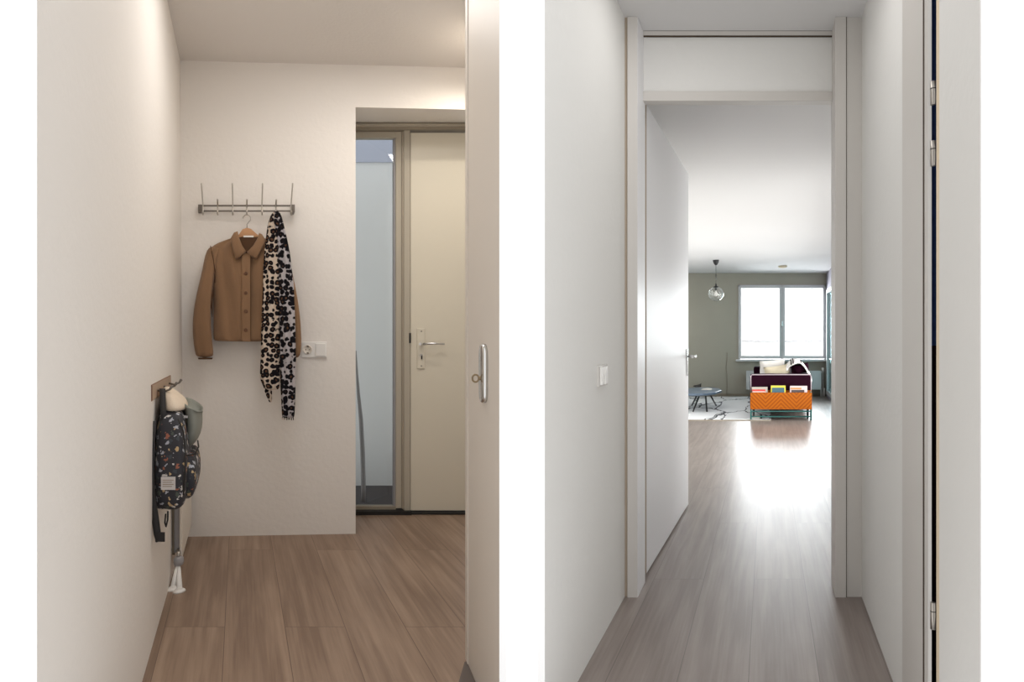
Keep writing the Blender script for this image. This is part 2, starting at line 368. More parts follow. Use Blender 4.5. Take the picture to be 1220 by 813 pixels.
w.tube([(U(500.5), F0-.05, Z(410)), (U(505), F0-.056, Z(409.6)), (U(512), F0-.056, Z(409.3)), (U(525), F0-.052, Z(410))], [.008, .008, .007, .006], M['chrome'], 10)
w.build('lever', M['chrome'], hp)
w = MB(FL); w.lathe([(.010, 0), (.010, .006)], (U(500.3), F0-.009, Z(423.5)), M['steel'], 14, (0, -1, 0))
w.box(U(499.7), U(500.9), F0-.0165, F0-.012, Z(428), Z(423.5), M['dark']); w.build('keyhole', M['steel'], hp)
w = MB(FL)
for py in (395, 436): w.lathe([(.004, 0), (.003, .002)], (U(500.3), F0-.010, Z(py)), M['dark'], 10, (0, -1, 0))
w.build('screws', M['dark'], hp)

# outside the glazing: gallery wall, plinth, soffit, and a black cane-like rail
struct(MB(FL).box(.35, 1.8, 4.55, 4.60, -.04, 2.9, M['extw']).build('wall_gallery'))
struct(MB(FL).box(.35, 1.6, 3.86, 4.56, -.08, -.03, M['extd']).build('floor'))
struct(MB(FL).box(.35, 1.8, 4.535, 4.55, zz(193, 4.535), 2.85, M['extb']).build('trim_2'))
rl = MB(FL)
D = 4.0
rl.tube([(uL(x, D), D, zz(y, D)) for x, y in ((424, 418), (425, 440), (427, 470), (430, 500), (432, 540), (433, 580), (433, 598))], [.004, .007, .011, .014, .016, .016, .016], M['radg'], 10)
tag(rl.build('bent_pole', M['radg']), 'thin bent grey pole outside behind the narrow window by the front door', 'pole')

# --- near door leaf on the right with escutcheon and key
A0 = Vector((-.1568, 2.01, 0)); dirv = Vector((.2976, -1, 0)).normalized(); nrm = Vector((-1, -.2976, 0)).normalized()
def FD(a, b, z): return A0+dirv*a+nrm*b+Vector((0, 0, z))
LEN = .43
d2 = thing('door_2', A0, kind='structure')
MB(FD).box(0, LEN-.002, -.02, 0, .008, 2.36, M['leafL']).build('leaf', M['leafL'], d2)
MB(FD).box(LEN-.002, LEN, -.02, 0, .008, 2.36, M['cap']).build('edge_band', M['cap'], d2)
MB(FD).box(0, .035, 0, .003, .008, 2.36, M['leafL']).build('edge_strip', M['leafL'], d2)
ac = .2577*1.0433; zc = 1.0
def stadium(hw, hh, n=10):
    o = []
    for k in range(n+1): a = math.pi*k/n; o.append((hw*math.cos(a), hh-hw+hw*math.sin(a)))
    for k in range(n+1): a = math.pi+math.pi*k/n; o.append((hw*math.cos(a), -hh+hw+hw*math.sin(a)))
    return o
st = stadium(.033, .088)
w = MB(FD); rings = []
for sc_, b_ in ((1, 0), (1, .009), (.9, .013), (.6, .0145)): rings.append([(ac+x*sc_, b_, zc+z*(1 if sc_ == 1 else .97 if sc_ == .9 else .9)) for x, z in st])
w.loft(rings, M['chrome']); es = w.build('escutcheon', M['chrome'], d2, smooth=False)
w = MB(FD); kz = .985
w.tube([(ac-.006, .010, kz), (ac-.006, .020, kz)], .0035, M['brass'], 8)
ring = [(ac-.006+.0*math.cos(a), .028+.010*math.cos(a), kz+.011*math.sin(a)) for a in [2*math.pi*q/14 for q in range(15)]]
w.tube(ring, .0028, M['brass'], 8); w.lathe([(.006, 0), (.006, .006)], (ac-.006, .012, kz), M['brass'], 12, tuple(nrm))
tag(w.build('door_key', M['brass']), 'small bronze key in the rounded lock plate of the near door', 'key')
# dark threshold strip at the foot of the near door
struct(MB(FD).hexa([(.01, .0, 0), (LEN, .0, 0), (LEN, .17, 0), (.012, .008, 0), (.01, .0, .005), (LEN, .0, .005), (LEN, .17, .005), (.012, .008, .005)], mat('grey brown threshold', S(104, 94, 88), .6)).build('trim_3'))

# --- hidden-in-view-of-nothing hall ceiling lamp behind the door leaf
lp = thing('ceiling_lamp', (-.20, 2.75, CL), kind='structure')
MB().lathe([(.028, -.0), (.028, -.03), (.022, -.034)], (-.165, 3.0, CL), M['white'], 16).build('lamp_housing', M['white'], lp)
MB().lathe([(.021, -.034), (.012, -.045), (.0, -.048)], (-.165, 3.0, CL), M['warmlamp'], 16, capped=False).build('lamp_glass', M['warmlamp'], lp)
def light(name, typ, loc, energy, color, size=.1, rot=None, **kw):
    l = bpy.data.lights.new(name, typ); l.energy = energy; l.color = color
    if typ in ('POINT', 'SPOT'): l.shadow_soft_size = size
    if typ == 'AREA':
        l.size = size
        if 'size_y' in kw: l.shape = 'RECTANGLE'; l.size_y = kw['size_y']
    if typ == 'SPOT': l.spot_size = kw.get('spot', 1.2); l.spot_blend = .8
    o = bpy.data.objects.new(name, l); COL.objects.link(o); o.location = loc
    if rot: o.rotation_euler = rot
    return o
light('hall_lamp_light', 'SPOT', (-.165, 3.0, CL-.06), 16, (1, .92, .80), .02, (math.radians(8), math.radians(14), 0), spot=math.radians(150))
light('entrance_fill_light', 'AREA', (-.78, 2.4, CL-.02), 9.5, (1, .97, .94), .5)  # unseen fill, added to brighten the back of the entrance hall
light('passage_fill_light', 'AREA', FR(-.1, 1.95, 2.46), 2.6, (1, .98, .96), .4)  # fill added out of view over the passage, without a fitting

# --- coat rack
DW = 3.295
Dk = DW-.045; U = lambda px: uL(px, Dk); Z = lambda py: zz(py, Dk)
cr = thing('coat_rack', FL(U(293), DW, Z(257)), 'steel wall coat rack with tall and short hooks above the brown jacket', 'coat rack')
w = MB(FL)
for py in (245.3, 251.6): w.box(U(236.5), U(351), Dk-.004, Dk+.004, Z(py+.9), Z(py-.9), M['gunmetal'])
w.build('rail', M['gunmetal'], cr)
for a, b_ in ((236, 240.5), (346.8, 351.2)):
    MB(FL).box(U(a), U(b_), Dk-.006, dback(.0)+.01 if a < 300 else dback(.3)+.01, Z(253), Z(244), M['gunmetal'], bevel=.001).build('end_bracket', M['gunmetal'], cr)
for px in (242, 277.4, 312, 346.5):
    sgn = (px-294)/52*1.2
    w = MB(FL); w.tube([(U(px+sgn*1.1), Dk-.045, Z(221)), (U(px+sgn), Dk-.03, Z(226)), (U(px+sgn*.4), Dk-.016, Z(238)), (U(px), Dk-.010, Z(245)), (U(px), Dk-.010, Z(253)), (U(px), Dk-.022, Z(257)), (U(px), Dk-.036, Z(256)), (U(px), Dk-.042, Z(253.5))],
           [.0042, .0036, .0036, .0036, .0036, .0036, .0036, .0045], M['steel'], 8)
    w.build('tall_hook', M['steel'], cr)
for px in (259.5, 294, 328.6):
    w = MB(FL); w.tube([(U(px), Dk-.040, Z(240)), (U(px), Dk-.026, Z(243)), (U(px), Dk-.010, Z(246)), (U(px), Dk-.010, Z(253)), (U(px), Dk-.022, Z(257)), (U(px), Dk-.036, Z(256)), (U(px), Dk-.042, Z(253.5))],
           [.0045, .0036, .0036, .0036, .0036, .0036, .0045], M['steel'], 8)
    w.build('short_hook', M['steel'], cr)

# --- hanger
Dj = 3.205
U = lambda px: uL(px, Dj); Z = lambda py: zz(py, Dj)
hg = thing('coat_hanger', FL(U(295), Dj, Z(285)), 'pale wooden clothes hanger holding the brown jacket on the rack', 'coat hanger')
w = MB(FL)
w.prism([(U(x), Z(y)) for x, y in ((262, 298), (262, 295), (272, 289), (284, 280), (289, 273), (294, 271.3), (299, 272.5), (304, 277), (311, 283), (320, 288), (328, 294), (328, 297), (318, 293), (307, 288.5), (300, 283), (294, 281.5), (288, 283), (281, 288), (270, 292))], Dj+.006, Dj+.022, M['wood'])
w.build('hanger_body', M['wood'], hg)
pts = [(294.3, 271.5), (294.3, 267), (296, 264.5), (298.5, 262), (298.6, 258.5), (296, 255.8), (292.5, 255.5), (290, 258), (289.6, 260)]
MB(FL).tube([(U(x), Dj+.012, Z(y)) for x, y in pts], .0024, M['steel'], 8).build('hanger_hook', M['steel'], hg)

# --- jacket
def sect(ul, ur, dc, hd, z, n=28, fold=0, ph=0, e=.75, freq=5):
    r = []
    for q in range(n):
        a = 2*math.pi*q/n; c, s_ = math.cos(a), math.sin(a)
        x = (ul+ur)/2+(ur-ul)/2*math.copysign(abs(c)**e, c)
        dd = dc-hd*math.copysign(abs(s_)**e, s_)
        if s_ > 0 and fold: dd -= fold*(math.sin(freq*c*2.2+ph+z*7)*.6+noise.noise(Vector((c*3+ph, z*9, 1)))*1.0)*s_
        r.append((x, dd, z))
    return r
jk = thing('jacket', FL(U(295), Dj, Z(407)), 'brown button-up jacket hanging on a wooden hanger from the coat rack', 'jacket')
rows = [(281, 285, 308, .010), (284, 273, 318, .014), (288, 262, 328, .022), (292, 254, 336, .028), (297, 249, 341, .033), (306, 248, 342, .036), (318, 250, 341, .038), (335, 253, 338, .040),
        (350, 254, 337, .040), (365, 254, 336, .040), (380, 254, 336, .040), (395, 254, 337, .042), (405, 254, 337, .042), (407.3, 255, 336, .040)]
w = MB(FL); w.loft([sect(U(l), U(r), Dj+.015, hd, Z(y), 44, .015, .4) for y, l, r, hd in rows], M['jacket']); body = w.build('body', M['jacket'], jk, smooth=True, sub=1)
def limb(pts, m, n=20, fold=.006, ph=0):
    w = MB(FL); w.loft([sect(U(l), U(r), dc, hd, Z(y), n, fold, ph) for y, l, r, dc, hd in pts], m); return w
sl = limb([(293, 251, 262, Dj+.01, .012), (298, 246, 262, Dj+.008, .026), (310, 243, 259, Dj+.004, .034), (322, 241, 257, Dj, .036), (335, 238, 254.5, Dj-.006, .037), (350, 234.5, 253, Dj-.010, .038), (365, 231.5, 251.5, Dj-.012, .038),
           (380, 229.8, 251.6, Dj-.012, .037), (395, 229.4, 252, Dj-.010, .036), (410, 230.6, 253.5, Dj-.006, .034), (420, 232.3, 254.5, Dj-.002, .032), (426.5, 233.8, 254.6, Dj, .030)], M['jacket'], ph=1.2)
sl = sl.build('sleeve', M['jacket'], jk, smooth=True, sub=1)
limb([(426.3, 235.5, 253.4, Dj, .027), (428.3, 236.5, 252.8, Dj+.001, .025)], M['jacketD']).build('cuff_opening', M['jacketD'], sl, smooth=True)
limb([(293, 328, 340, Dj+.01, .012), (300, 330, 344, Dj+.012, .024), (320, 333, 347.5, Dj+.012, .030), (345, 337, 353, Dj+.012, .032), (365, 340, 356.5, Dj+.012, .032), (385, 341, 358.5, Dj+.012, .032), (405, 341, 359.6, Dj+.012, .030),
      (420, 341, 359, Dj+.012, .028), (427.5, 342, 356.5, Dj+.012, .026)], M['jacket'], ph=2.2).build('sleeve', M['jacket'], jk, smooth=True, sub=1)
for pts in ([(251, 294), (254.5, 310), (256.5, 325), (256.5, 338)],):
    MB(FL).tube([(U(x), Dj-.026-.002*k, Z(y)) for k, (x, y) in enumerate(pts)], .0022, M['jacketD'], 6).build('armhole_seam', M['jacketD'], jk)
MB(FL).tube([(U(254.3), Dj-.022, Z(342)), (U(253.6), Dj-.030, Z(352)), (U(252.6), Dj-.030, Z(366)), (U(253.2), Dj-.026, Z(378))], [.001, .004, .004, .001], M['jacketD'], 6).build('sleeve_gap_shade', M['jacketD'], jk)  # dark strip painting the shade between sleeve and body
# neck opening (dark lining), placket, collar flaps, buttons
Dfr = Dj-.027
w = MB(FL); w.prism([(U(x), Z(y)) for x, y in ((285, 284.3), (295, 282.6), (307.5, 284.6), (305, 293), (296, 302.5), (293, 302.5), (287, 294))], Dfr-.008, Dfr+.02, M['jacketD']).build('neck_lining', M['jacketD'], jk)
w = MB(FL); w.prism([(U(x), Z(y)) for x, y in ((288, 304), (298.3, 302), (298.3, 406.9), (288, 406.9))], Dfr-.014, Dfr+.01, M['jacket'], bevel=.002).build('placket', M['jacket'], jk)
MB(FL).box(U(298.2), U(298.9), Dfr-.0145, Dfr, Z(406), Z(304), M['jacketD']).build('placket_seam', M['jacketD'], jk)
def flap(P, th0, th1):
    w = MB(FL); c = (sum(p[0] for p in P)/len(P), sum(p[1] for p in P)/len(P))
    ring = lambda k, d: [(U(c[0]+(x-c[0])*k), d, Z(c[1]+(y-c[1])*k)) for x, y in P]
    w.loft([ring(1, Dfr+.010), ring(1, th0), ring(.93, th1), ring(.5, th1-.003)], M['jacket']); return w
flap([(283.3, 277.6), (279, 279), (274.6, 286.5), (277, 297), (281, 310.6), (287, 307), (293.2, 301.3), (288.5, 294.5), (284.8, 285)], Dfr-.024, Dfr-.029).build('collar_flap', M['jacket'], jk)
flap([(308.3, 279.5), (312, 281.5), (316, 288), (311.5, 298), (305.4, 310), (299, 306.5), (293.9, 302), (301, 295), (306.6, 285.5)], Dfr-.024, Dfr-.029).build('collar_flap', M['jacket'], jk)
for py in (327, 350, 371.5, 393.5):
    MB(FL).lathe([(.0098, 0), (.0098, .0035), (.0068, .0045), (.003, .0035)], (U(293), Dfr-.013, Z(py)), M['button'], 16, (0, -1, 0)).build('button', M['button'], jk)
MB(FL).box(U(290), U(302), Dfr-.011, Dfr-.003, Z(284.2), Z(282.3), M['white']).build('neck_label', M['white'], jk)

# --- scarf
Ds = 3.145
U = lambda px: uL(px, Ds); Z = lambda py: zz(py, Ds)
sf = thing('scarf', FL(U(331), Ds, Z(498)), 'long leopard-print scarf hanging from the coat rack over the jacket', 'scarf')
def panel(rows, dc, ph, name, hd=.020, mm='leopard'):
    R = []
    for y, l, r in rows:
        R.append(sect(U(l), U(r), dc, hd*(.55+.45*min(1, (r-l)/18)), Z(y), 36, .011, ph, .85, 4))
    w = MB(FL); w.loft(R, M[mm]); return w.build(name, M[mm], sf, smooth=True, sub=1)
def interp(rows, st=6):
    out = []
    for (y0, l0, r0), (y1, l1, r1) in zip(rows, rows[1:]):
        n = max(1, int((y1-y0)/st))
        for k in range(n):
            t_ = k/n; out.append((y0+(y1-y0)*t_, l0+(l1-l0)*t_+.5*noise.noise(Vector((y0+k, 2, 0))), r0+(r1-r0)*t_+.5*noise.noise(Vector((y0+k, 7, 0)))))
    return out+[rows[-1]]
panel(interp([(251.5, 325.5, 331), (258, 321.5, 334), (270, 318.5, 336), (285, 316.5, 337), (300, 315, 336.5), (320, 313.5, 335), (340, 313.3, 334.5), (370, 312, 334), (400, 311, 333.5), (430, 310.3, 333.5), (452, 309.4, 333.5), (456, 312, 333.3), (463, 314.2, 333), (465, 316, 331)]), Ds+.008, .3, 'front_panel')
panel(interp([(463, 314.2, 324.5), (470, 316, 324.3), (476, 319.5, 324.2), (480, 320.5, 323.8)]), Ds+.008, .3, 'short_end', .012)
panel(interp([(251.5, 327.5, 332.5), (258, 326, 335.5), (270, 327, 338.5), (285, 329, 342), (300, 330, 345), (320, 331, 347.5), (340, 332, 350), (370, 332.5, 351), (400, 333, 352), (430, 333, 352.5), (462, 334, 352), (480, 335, 351.5), (495, 335.7, 350.8), (498, 336.5, 350)]), Ds-.008, 2.1, 'long_end', .022, 'leopard2')
w = MB(FL)
for k in range(9):
    x = 336.5+k*1.6; w.tube([(U(x), Ds, Z(497)), (U(x+random.uniform(-.6, .6)), Ds, Z(500+random.random()))], .0022, M['leopard'], 6)
w.build('fringe', M['leopard'], sf)

# --- wall socket and switch
Dq = dback(uL(374, 3.31))
U = lambda px: uL(px, Dq); Z = lambda py: zz(py, Dq)
wsx = thing('wall_socket', FL(U(374), Dq, Z(426)), 'white double wall plate with socket and switch right of the scarf', 'wall socket')
MB(FL).box(U(359), U(389), Dq-.010, Dq+.004, Z(426), Z(407.5), M['white'], bevel=.003).build('plate', M['white'], wsx)
ins = MB(FL).lathe([(.0255, 0), (.0255, .0035), (.023, .0035), (.021, .0015), (.0, .001)], (U(366.3), Dq-.010, Z(416.8)), M['radw'], 24, (0, -1, 0)).build('outlet', M['radw'], wsx)
w = MB(FL)
for dx in (-2.2, 2.2): w.lathe([(.0028, 0), (.0028, .001)], (U(366.3+dx), Dq-.0125, Z(416.8)), M['dark'], 10, (0, -1, 0))
for dy in (-4, 4): w.box(U(365.2), U(367.4), Dq-.0145, Dq-.012, Z(416.8+dy+.8), Z(416.8+dy-.8), M['gunmetal'])
w.build('contacts', M['dark'], ins)
MB(FL).box(U(375.4), U(387.5), Dq-.0150, Dq-.008, Z(424.3), Z(409.3), M['white'], bevel=.0025).build('rocker', M['white'], wsx)

# --- hook board on the left wall
wl = lambda z: WU+.018*(1-z/CL)
hb = thing('hook_board', FL(-.32, 2.4, .88), 'small brown wooden hook board on the left wall holding the backpack', 'hook board')
MB(FL).box(wl(.9)-.002, -.3155, 2.12, 2.71, .877, .937, M['brownwood'], bevel=.002, ).build('board', M['brownwood'], hb)
MB(FL).box(-.3155, -.3135, 2.13, 2.70, .880, .934, M['boardface']).build('face', M['boardface'], hb)
for d in (2.26, 2.44, 2.62):
    w = MB(FL); w.tube([(-.314, d, .905), (-.290, d, .900), (-.268, d, .908), (-.258, d, .922)], [.0045, .004, .004, .006], M['gunmetal'], 8); w.build('hook', M['gunmetal'], hb)

# --- backpack
bp_o = thing('backpack', FL(-.26, 2.38, .46), "child's dark backpack with small printed animals hanging on the left wall", 'backpack')
def ringbox(uc, hu, dc, hd, z, e=.42, n=32, sag=0):
    r = []
    for q in range(n):
        a = 2*math.pi*q/n; c, s_ = math.cos(a), math.sin(a)
        wob = 1+.05*noise.noise(Vector((c*2.2, s_*2.2, z*16)))
        r.append((uc+hu*wob*math.copysign(abs(c)**e, c), dc+hd*wob*math.copysign(abs(s_)**e, s_), z))
    return r
w = MB(FL)
w.loft([ringbox(-.268, .030, 2.39, .12, .838), ringbox(-.262, .044, 2.38, .18, .822), ringbox(-.260, .053, 2.38, .205, .79), ringbox(-.258, .060, 2.37, .215, .72), ringbox(-.256, .063, 2.37, .22, .62),
        ringbox(-.258, .064, 2.37, .22, .54), ringbox(-.262, .062, 2.37, .215, .49), ringbox(-.268, .052, 2.37, .19, .465), ringbox(-.272, .035, 2.37, .12, .455)], M['print'])
bb = w.build('body', M['print'], bp_o, smooth=True, sub=1)
w = MB(FL)
w.loft([ringbox(-.200, .010, 2.40, .10, .655), ringbox(-.196, .024, 2.39, .15, .645), ringbox(-.192, .030, 2.385, .165, .60), ringbox(-.194, .032, 2.385, .165, .54), ringbox(-.204, .030, 2.385, .15, .495), ringbox(-.216, .015, 2.39, .10, .478)], M['print'])
pk = w.build('front_pocket', M['print'], bp_o, smooth=True, sub=1)
MB(FL).tube([(-.235, 2.215, .668), (-.20, 2.21, .664), (-.170, 2.25, .662), (-.166, 2.40, .662), (-.18, 2.55, .662)], .003, M['dark'], 8).build('zip', M['dark'], pk)
MB(FL).tube([(-.225, 2.155, .81), (-.205, 2.16, .76), (-.198, 2.16, .68), (-.200, 2.158, .60), (-.205, 2.158, .53)], .0028, M['dark'], 8).build('zip', M['dark'], bb)
# label on the side
lb = MB(FL); dN = 2.145
lb.box(uL(192, dN), uL(209, dN), dN-.006, dN+.004, zz(583.5, dN), zz(568.5, dN), M['lbl']); lb = lb.build('cloth_label', M['lbl'], bb)
w = MB(FL)
for k, py in enumerate((571.5, 574, 576.5, 579)): w.box(uL(194, dN), uL(207-(k % 2)*2, dN), dN-.0075, dN-.006, zz(py+.7, dN), zz(py, dN), M['lblt'])
w.build('label_lines', M['lblt'], lb)
# straps
def ribbon(F, pts, wid, th, m, name, parent):
    """pts frame points; ribbon widened along wid vector (frame), thickness along u"""
    w = MB(F); R = []
    for p in pts:
        a = tuple(p[i]-wid[i]/2 for i in range(3)); b = tuple(p[i]+wid[i]/2 for i in range(3))
        R.append([a, b, (b[0]+th[0], b[1]+th[1], b[2]+th[2]), (a[0]+th[0], a[1]+th[1], a[2]+th[2])])
    w.loft(R, m); return w.build(name, m, parent)
ribbon(FL, [(-.296, 2.26, .912), (-.292, 2.235, .90), (-.289, 2.215, .87), (-.285, 2.20, .835), (-.280, 2.19, .80)], (.021, .012, 0), (0, .006, 0), M['blackcloth'], 'hanging_loop', bp_o)
ribbon(FL, [(-.318, 2.16, .80), (-.322, 2.14, .70), (-.321, 2.13, .60), (-.316, 2.13, .52), (-.306, 2.13, .46), (-.296, 2.12, .40), (-.286, 2.11, .375)], (.024, .01, .004), (0, .006, 0), M['blackcloth'], 'shoulder_strap', bp_o)
w = MB(FL); w.box(-.302, -.268, 2.112, 2.122, .373, .405, M['blackcloth']); w.build('strap_end', M['blackcloth'], bp_o)
MB(FL).tube([(-.262, 2.16, .47), (-.262, 2.15, .44), (-.268, 2.15, .415), (-.272, 2.15, .43), (-.270, 2.16, .46)], .003, M['blackcloth'], 6).build('webbing_loop', M['blackcloth'], bp_o)
# cream bonnet and grey-green hood on top
w = MB(FL)
w.loft([ringbox(-.288, .005, 2.33, .02, .915, .9), ringbox(-.283, .018, 2.33, .06, .905, .9), ringbox(-.272, .036, 2.33, .10, .885, .9), ringbox(-.262, .048, 2.34, .12, .862, .9), ringbox(-.255, .052, 2.34, .13, .84, .9), ringbox(-.252, .045, 2.34, .12, .822, .9)], M['cream'])
tag(w.build('knit_hat', M['cream'], smooth=True, sub=1), 'cream knitted hat hung on the hooks above the dark backpack', 'hat')
w = MB(FL)
R = []
for uc, hu, dc, hd, z, sl_ in ((-.206, .010, 2.42, .05, .664, 0), (-.198, .022, 2.42, .10, .685, -.1), (-.189, .031, 2.42, .13, .72, -.2), (-.185, .034, 2.42, .14, .765, -.3), (-.188, .036, 2.42, .14, .80, -.45), (-.192, .040, 2.42, .145, .826, -.55),
                              (-.193, .043, 2.42, .15, .834, -.55), (-.193, .040, 2.42, .145, .836, -.55), (-.193, .034, 2.42, .13, .826, -.5), (-.192, .028, 2.42, .11, .80, -.4)):
    R.append([(u, d, z_+sl_*(u-uc)) for u, d, z_ in ringbox(uc, hu, dc, hd, z, .85)])
w.loft(R, M['greygreen']); hd_o = w.build('rain_hood', M['greygreen'], smooth=True, sub=1)
tag(hd_o, 'grey green cloth hood hanging over the top corner of the backpack', 'hood')
MB(FL).tube([(-.234, 2.36, .858), (-.215, 2.29, .848), (-.190, 2.27, .834), (-.165, 2.29, .820), (-.150, 2.36, .811)], .004, M['greygreen'], 8).build('hem', M['greygreen'], hd_o)
MB(FL).box(-.222, -.200, 2.272, 2.288, .797, .806, M['lbl']).build('reflective_tab', M['lbl'], hd_o)

# --- radiator by the left wall
ra = thing('radiator', FL(-.29, 3.0, .09), 'white wall radiator low on the left wall behind the backpack', 'radiator')
MB(FL).box(-.274, -.262, 2.70, 3.24, .09, .45, M['radw'], bevel=.002).build('front_panel', M['radw'], ra)
MB(FL).box(-.300, -.274, 2.715, 3.235, .115, .445, M['radg']).build('core', M['radg'], ra)
MB(FL).box(-.320, -.300, 2.73, 3.22, .10, .45, M['frameLD']).build('back_panel', M['frameLD'], ra)
w = MB(FL); w.lathe([(.010, 0), (.018, .004), (.022, .018), (.020, .034), (.012, .042)], (-.276, 2.68, .070), M['radg'], 16, (0, 0, 1))
w.tube([(-.283, 2.73, .13), (-.278, 2.69, .125), (-.277, 2.68, .11)], .008, M['steel'], 8); w.build('valve', M['radg'], ra)
for du, dd in ((-.012, 0), (.010, -.02)):
    w = MB(FL); w.tube([(-.278, 2.68, .078), (-.279+du*.6, 2.66, .05), (-.276+du*1.4, 2.60+dd, .0)], [.008, .009, .012], M['white'], 10); w.build('pipe', M['white'], ra)
w = MB(FL)
for u0, d0 in ((-.292, 2.585), (-.262, 2.565)): w.lathe([(.026, 0), (.024, .006), (.012, .014)], (u0, d0, 0), M['white'], 16)
w.build('floor_rosette', M['white'], ra)

# ================================================================== RIGHT: passage and living room
CR = 2.479; CLV = 2.396; DF = 11.44
UWL, UWR = -.609, .405
struct(MB(FR).box(UWL-.02, UWL, 1.609, 2.66, 0, CR, M['wallR'], caps={2: M['cap']}).build('wall_left'))
struct(MB(FR).box(UWR, UWR+.05, 1.739, 2.66, 0, CR, M['wallR']).build('wall_right'))
struct(MB(FR).box(UWL-.02, UWR+.05, 1.609, 2.62, CR, CR+.04, M['ceilR'], caps={2: M['cap']}).build('ceiling'))
# floor: passage + living room
b = MB(FR); fz = -.04
for (u0, u1, d0, d1_) in ((UWL-.02, UWR+.05, 1.45, 2.62), (-.95, .95, 2.62, 3.6), (-.95, 1.2, 3.6, 5.0), (-1.85, 1.2, 5.0, DF+.05)):
    b.box(u0, u1, d0, d1_, fz, 0, M['floorR'])
struct(b.build('floor'))
b = MB(FR)
for (u0, u1, d0, d1_) in ((-.95, .95, 2.66, 3.6), (-.95, 1.2, 3.6, 5.0), (-1.85, 1.2, 5.0, DF+.05)):
    b.box(u0, u1, d0, d1_, CLV, CLV+.04, M['ceilR'])
struct(b.build('ceiling'))
# living room walls
wt = MB(FR)
wt.box(-.95, UWL-.02, 2.62, 2.66, 0, CR, M['wallR']); wt.box(UWR+.05, .95, 2.62, 2.66, 0, CR, M['wallR']); wt.box(UWL-.02, UWR+.05, 2.66, 2.68, 2.46, CR+.04, M['wallR'])
struct(wt.build('wall_front'))
wt = MB(FR); wt.box(-.95, -.9, 2.66, 5.0, 0, CLV, M['wallR']); wt.box(-1.85, -.9, 5.0, 5.05, 0, CLV, M['wallR']); wt.box(-1.85, -1.8, 5.05, DF, 0, CLV, M['wallR'])
struct(wt.build('wall_left'))
U = lambda px: uR(px, DF); Z = lambda py: zz(py, DF)
wu0, wu1, wz0, wz1 = U(879.6), 1.152, Z(430), Z(339.7)
wt = MB(FR)
wt.box(-1.85, wu0, DF, DF+.08, 0, CLV, M['taupe']); wt.box(wu0, 1.2, DF, DF+.08, 0, wz0, M['taupe']); wt.box(wu0, 1.2, DF, DF+.08, wz1, CLV, M['taupe']); wt.box(1.152, 1.2, DF, DF+.08, wz0, wz1, M['taupe'])
struct(wt.build('wall_back'))
# right wall with glazing from d=7.2 to 11.2
purple = mat('muted violet wall paint', S(150, 146, 158), .85)
wt = MB(FR)
wt.box(.90, .95, 2.66, 3.6, 0, CLV, M['wallR']); wt.box(.90, 1.2, 3.6, 3.65, 0, CLV, M['wallR']); wt.box(1.152, 1.2, 3.65, 3.8, 0, CLV, purple)
wt.box(1.152, 1.2, 3.8, 11.3, 2.05, CLV, purple); wt.box(1.152, 1.2, 3.8, 11.3, 0, .06, purple); wt.box(1.152, 1.2, 11.3, DF, 0, CLV, purple)
struct(wt.build('wall_right'))
# far window
w2 = thing('window_2', FR((wu0+wu1)/2, DF, wz0), kind='structure')
w = MB(FR)
f0, f1 = DF-.02, DF+.05
w.box(wu0, wu1, f0, f1, wz1-.035, wz1, M['winf']); w.box(wu0, wu1, f0, f1, wz0, wz0+.03, M['winf'])
w.box(wu0, U(882), f0, f1, wz0, wz1, M['winf']); w.box(U(982), wu1, f0, f1, wz0, wz1, M['winf']); w.box(U(930.6), U(933), f0, f1, wz0, wz1, M['winf'])
w.build('window_frame', M['winf'], w2)
for a, b_ in ((883.3, 928.5), (935, 980)):
    w = MB(FR); o0, o1 = f0-.015, DF+.03; A, B = U(a), U(b_); zt, zb = Z(344), Z(424); q = .045
    w.box(A-q, B+q, o0, o1, zt, zt+.045, M['winf']); w.box(A-q, B+q, o0, o1, zb-.055, zb, M['winf']); w.box(A-q, A, o0, o1, zb, zt, M['winf']); w.box(B, B+q, o0, o1, zb, zt, M['winf'])
    s_ = w.build('sash', M['winf'], w2)
    MB(FR).box(A, B, DF+.0, DF+.006, zb, zt, M['glass']).build('pane', M['glass'], s_)
MB(FR).box(U(931), U(932.6), f0-.05, f0-.01, Z(389), Z(383), M['chrome'], bevel=.004).build('window_handle', M['chrome'], w2)
MB(FR).box(U(877), 1.15, DF-.12, DF+.0, Z(430.5), Z(428.4), M['winf'], bevel=.004).build('window_sill', M['winf'], w2)
struct(MB(FR).box(wu0-.012, wu1, DF-.004, DF, wz1, wz1+.012, M['frameLD']).build('trim_4'))
# balcony rail outside
w = MB(FR); w.tube([(-.9, DF+.9, zz(406.8, DF+.9)), (1.3, DF+.9, zz(406.8, DF+.9))], .014, M['radg'], 8)
for u_ in (-.85, 1.28): w.tube([(u_, DF+.9, 0), (u_, DF+.9, zz(406.8, DF+.9))], .014, M['radg'], 8)
struct(w.build('trim_rail', M['radg']))
struct(MB(FR).box(-1.2, 1.5, DF+.1, DF+1.1, -.06, -.01, M['extd']).build('floor_balcony'))
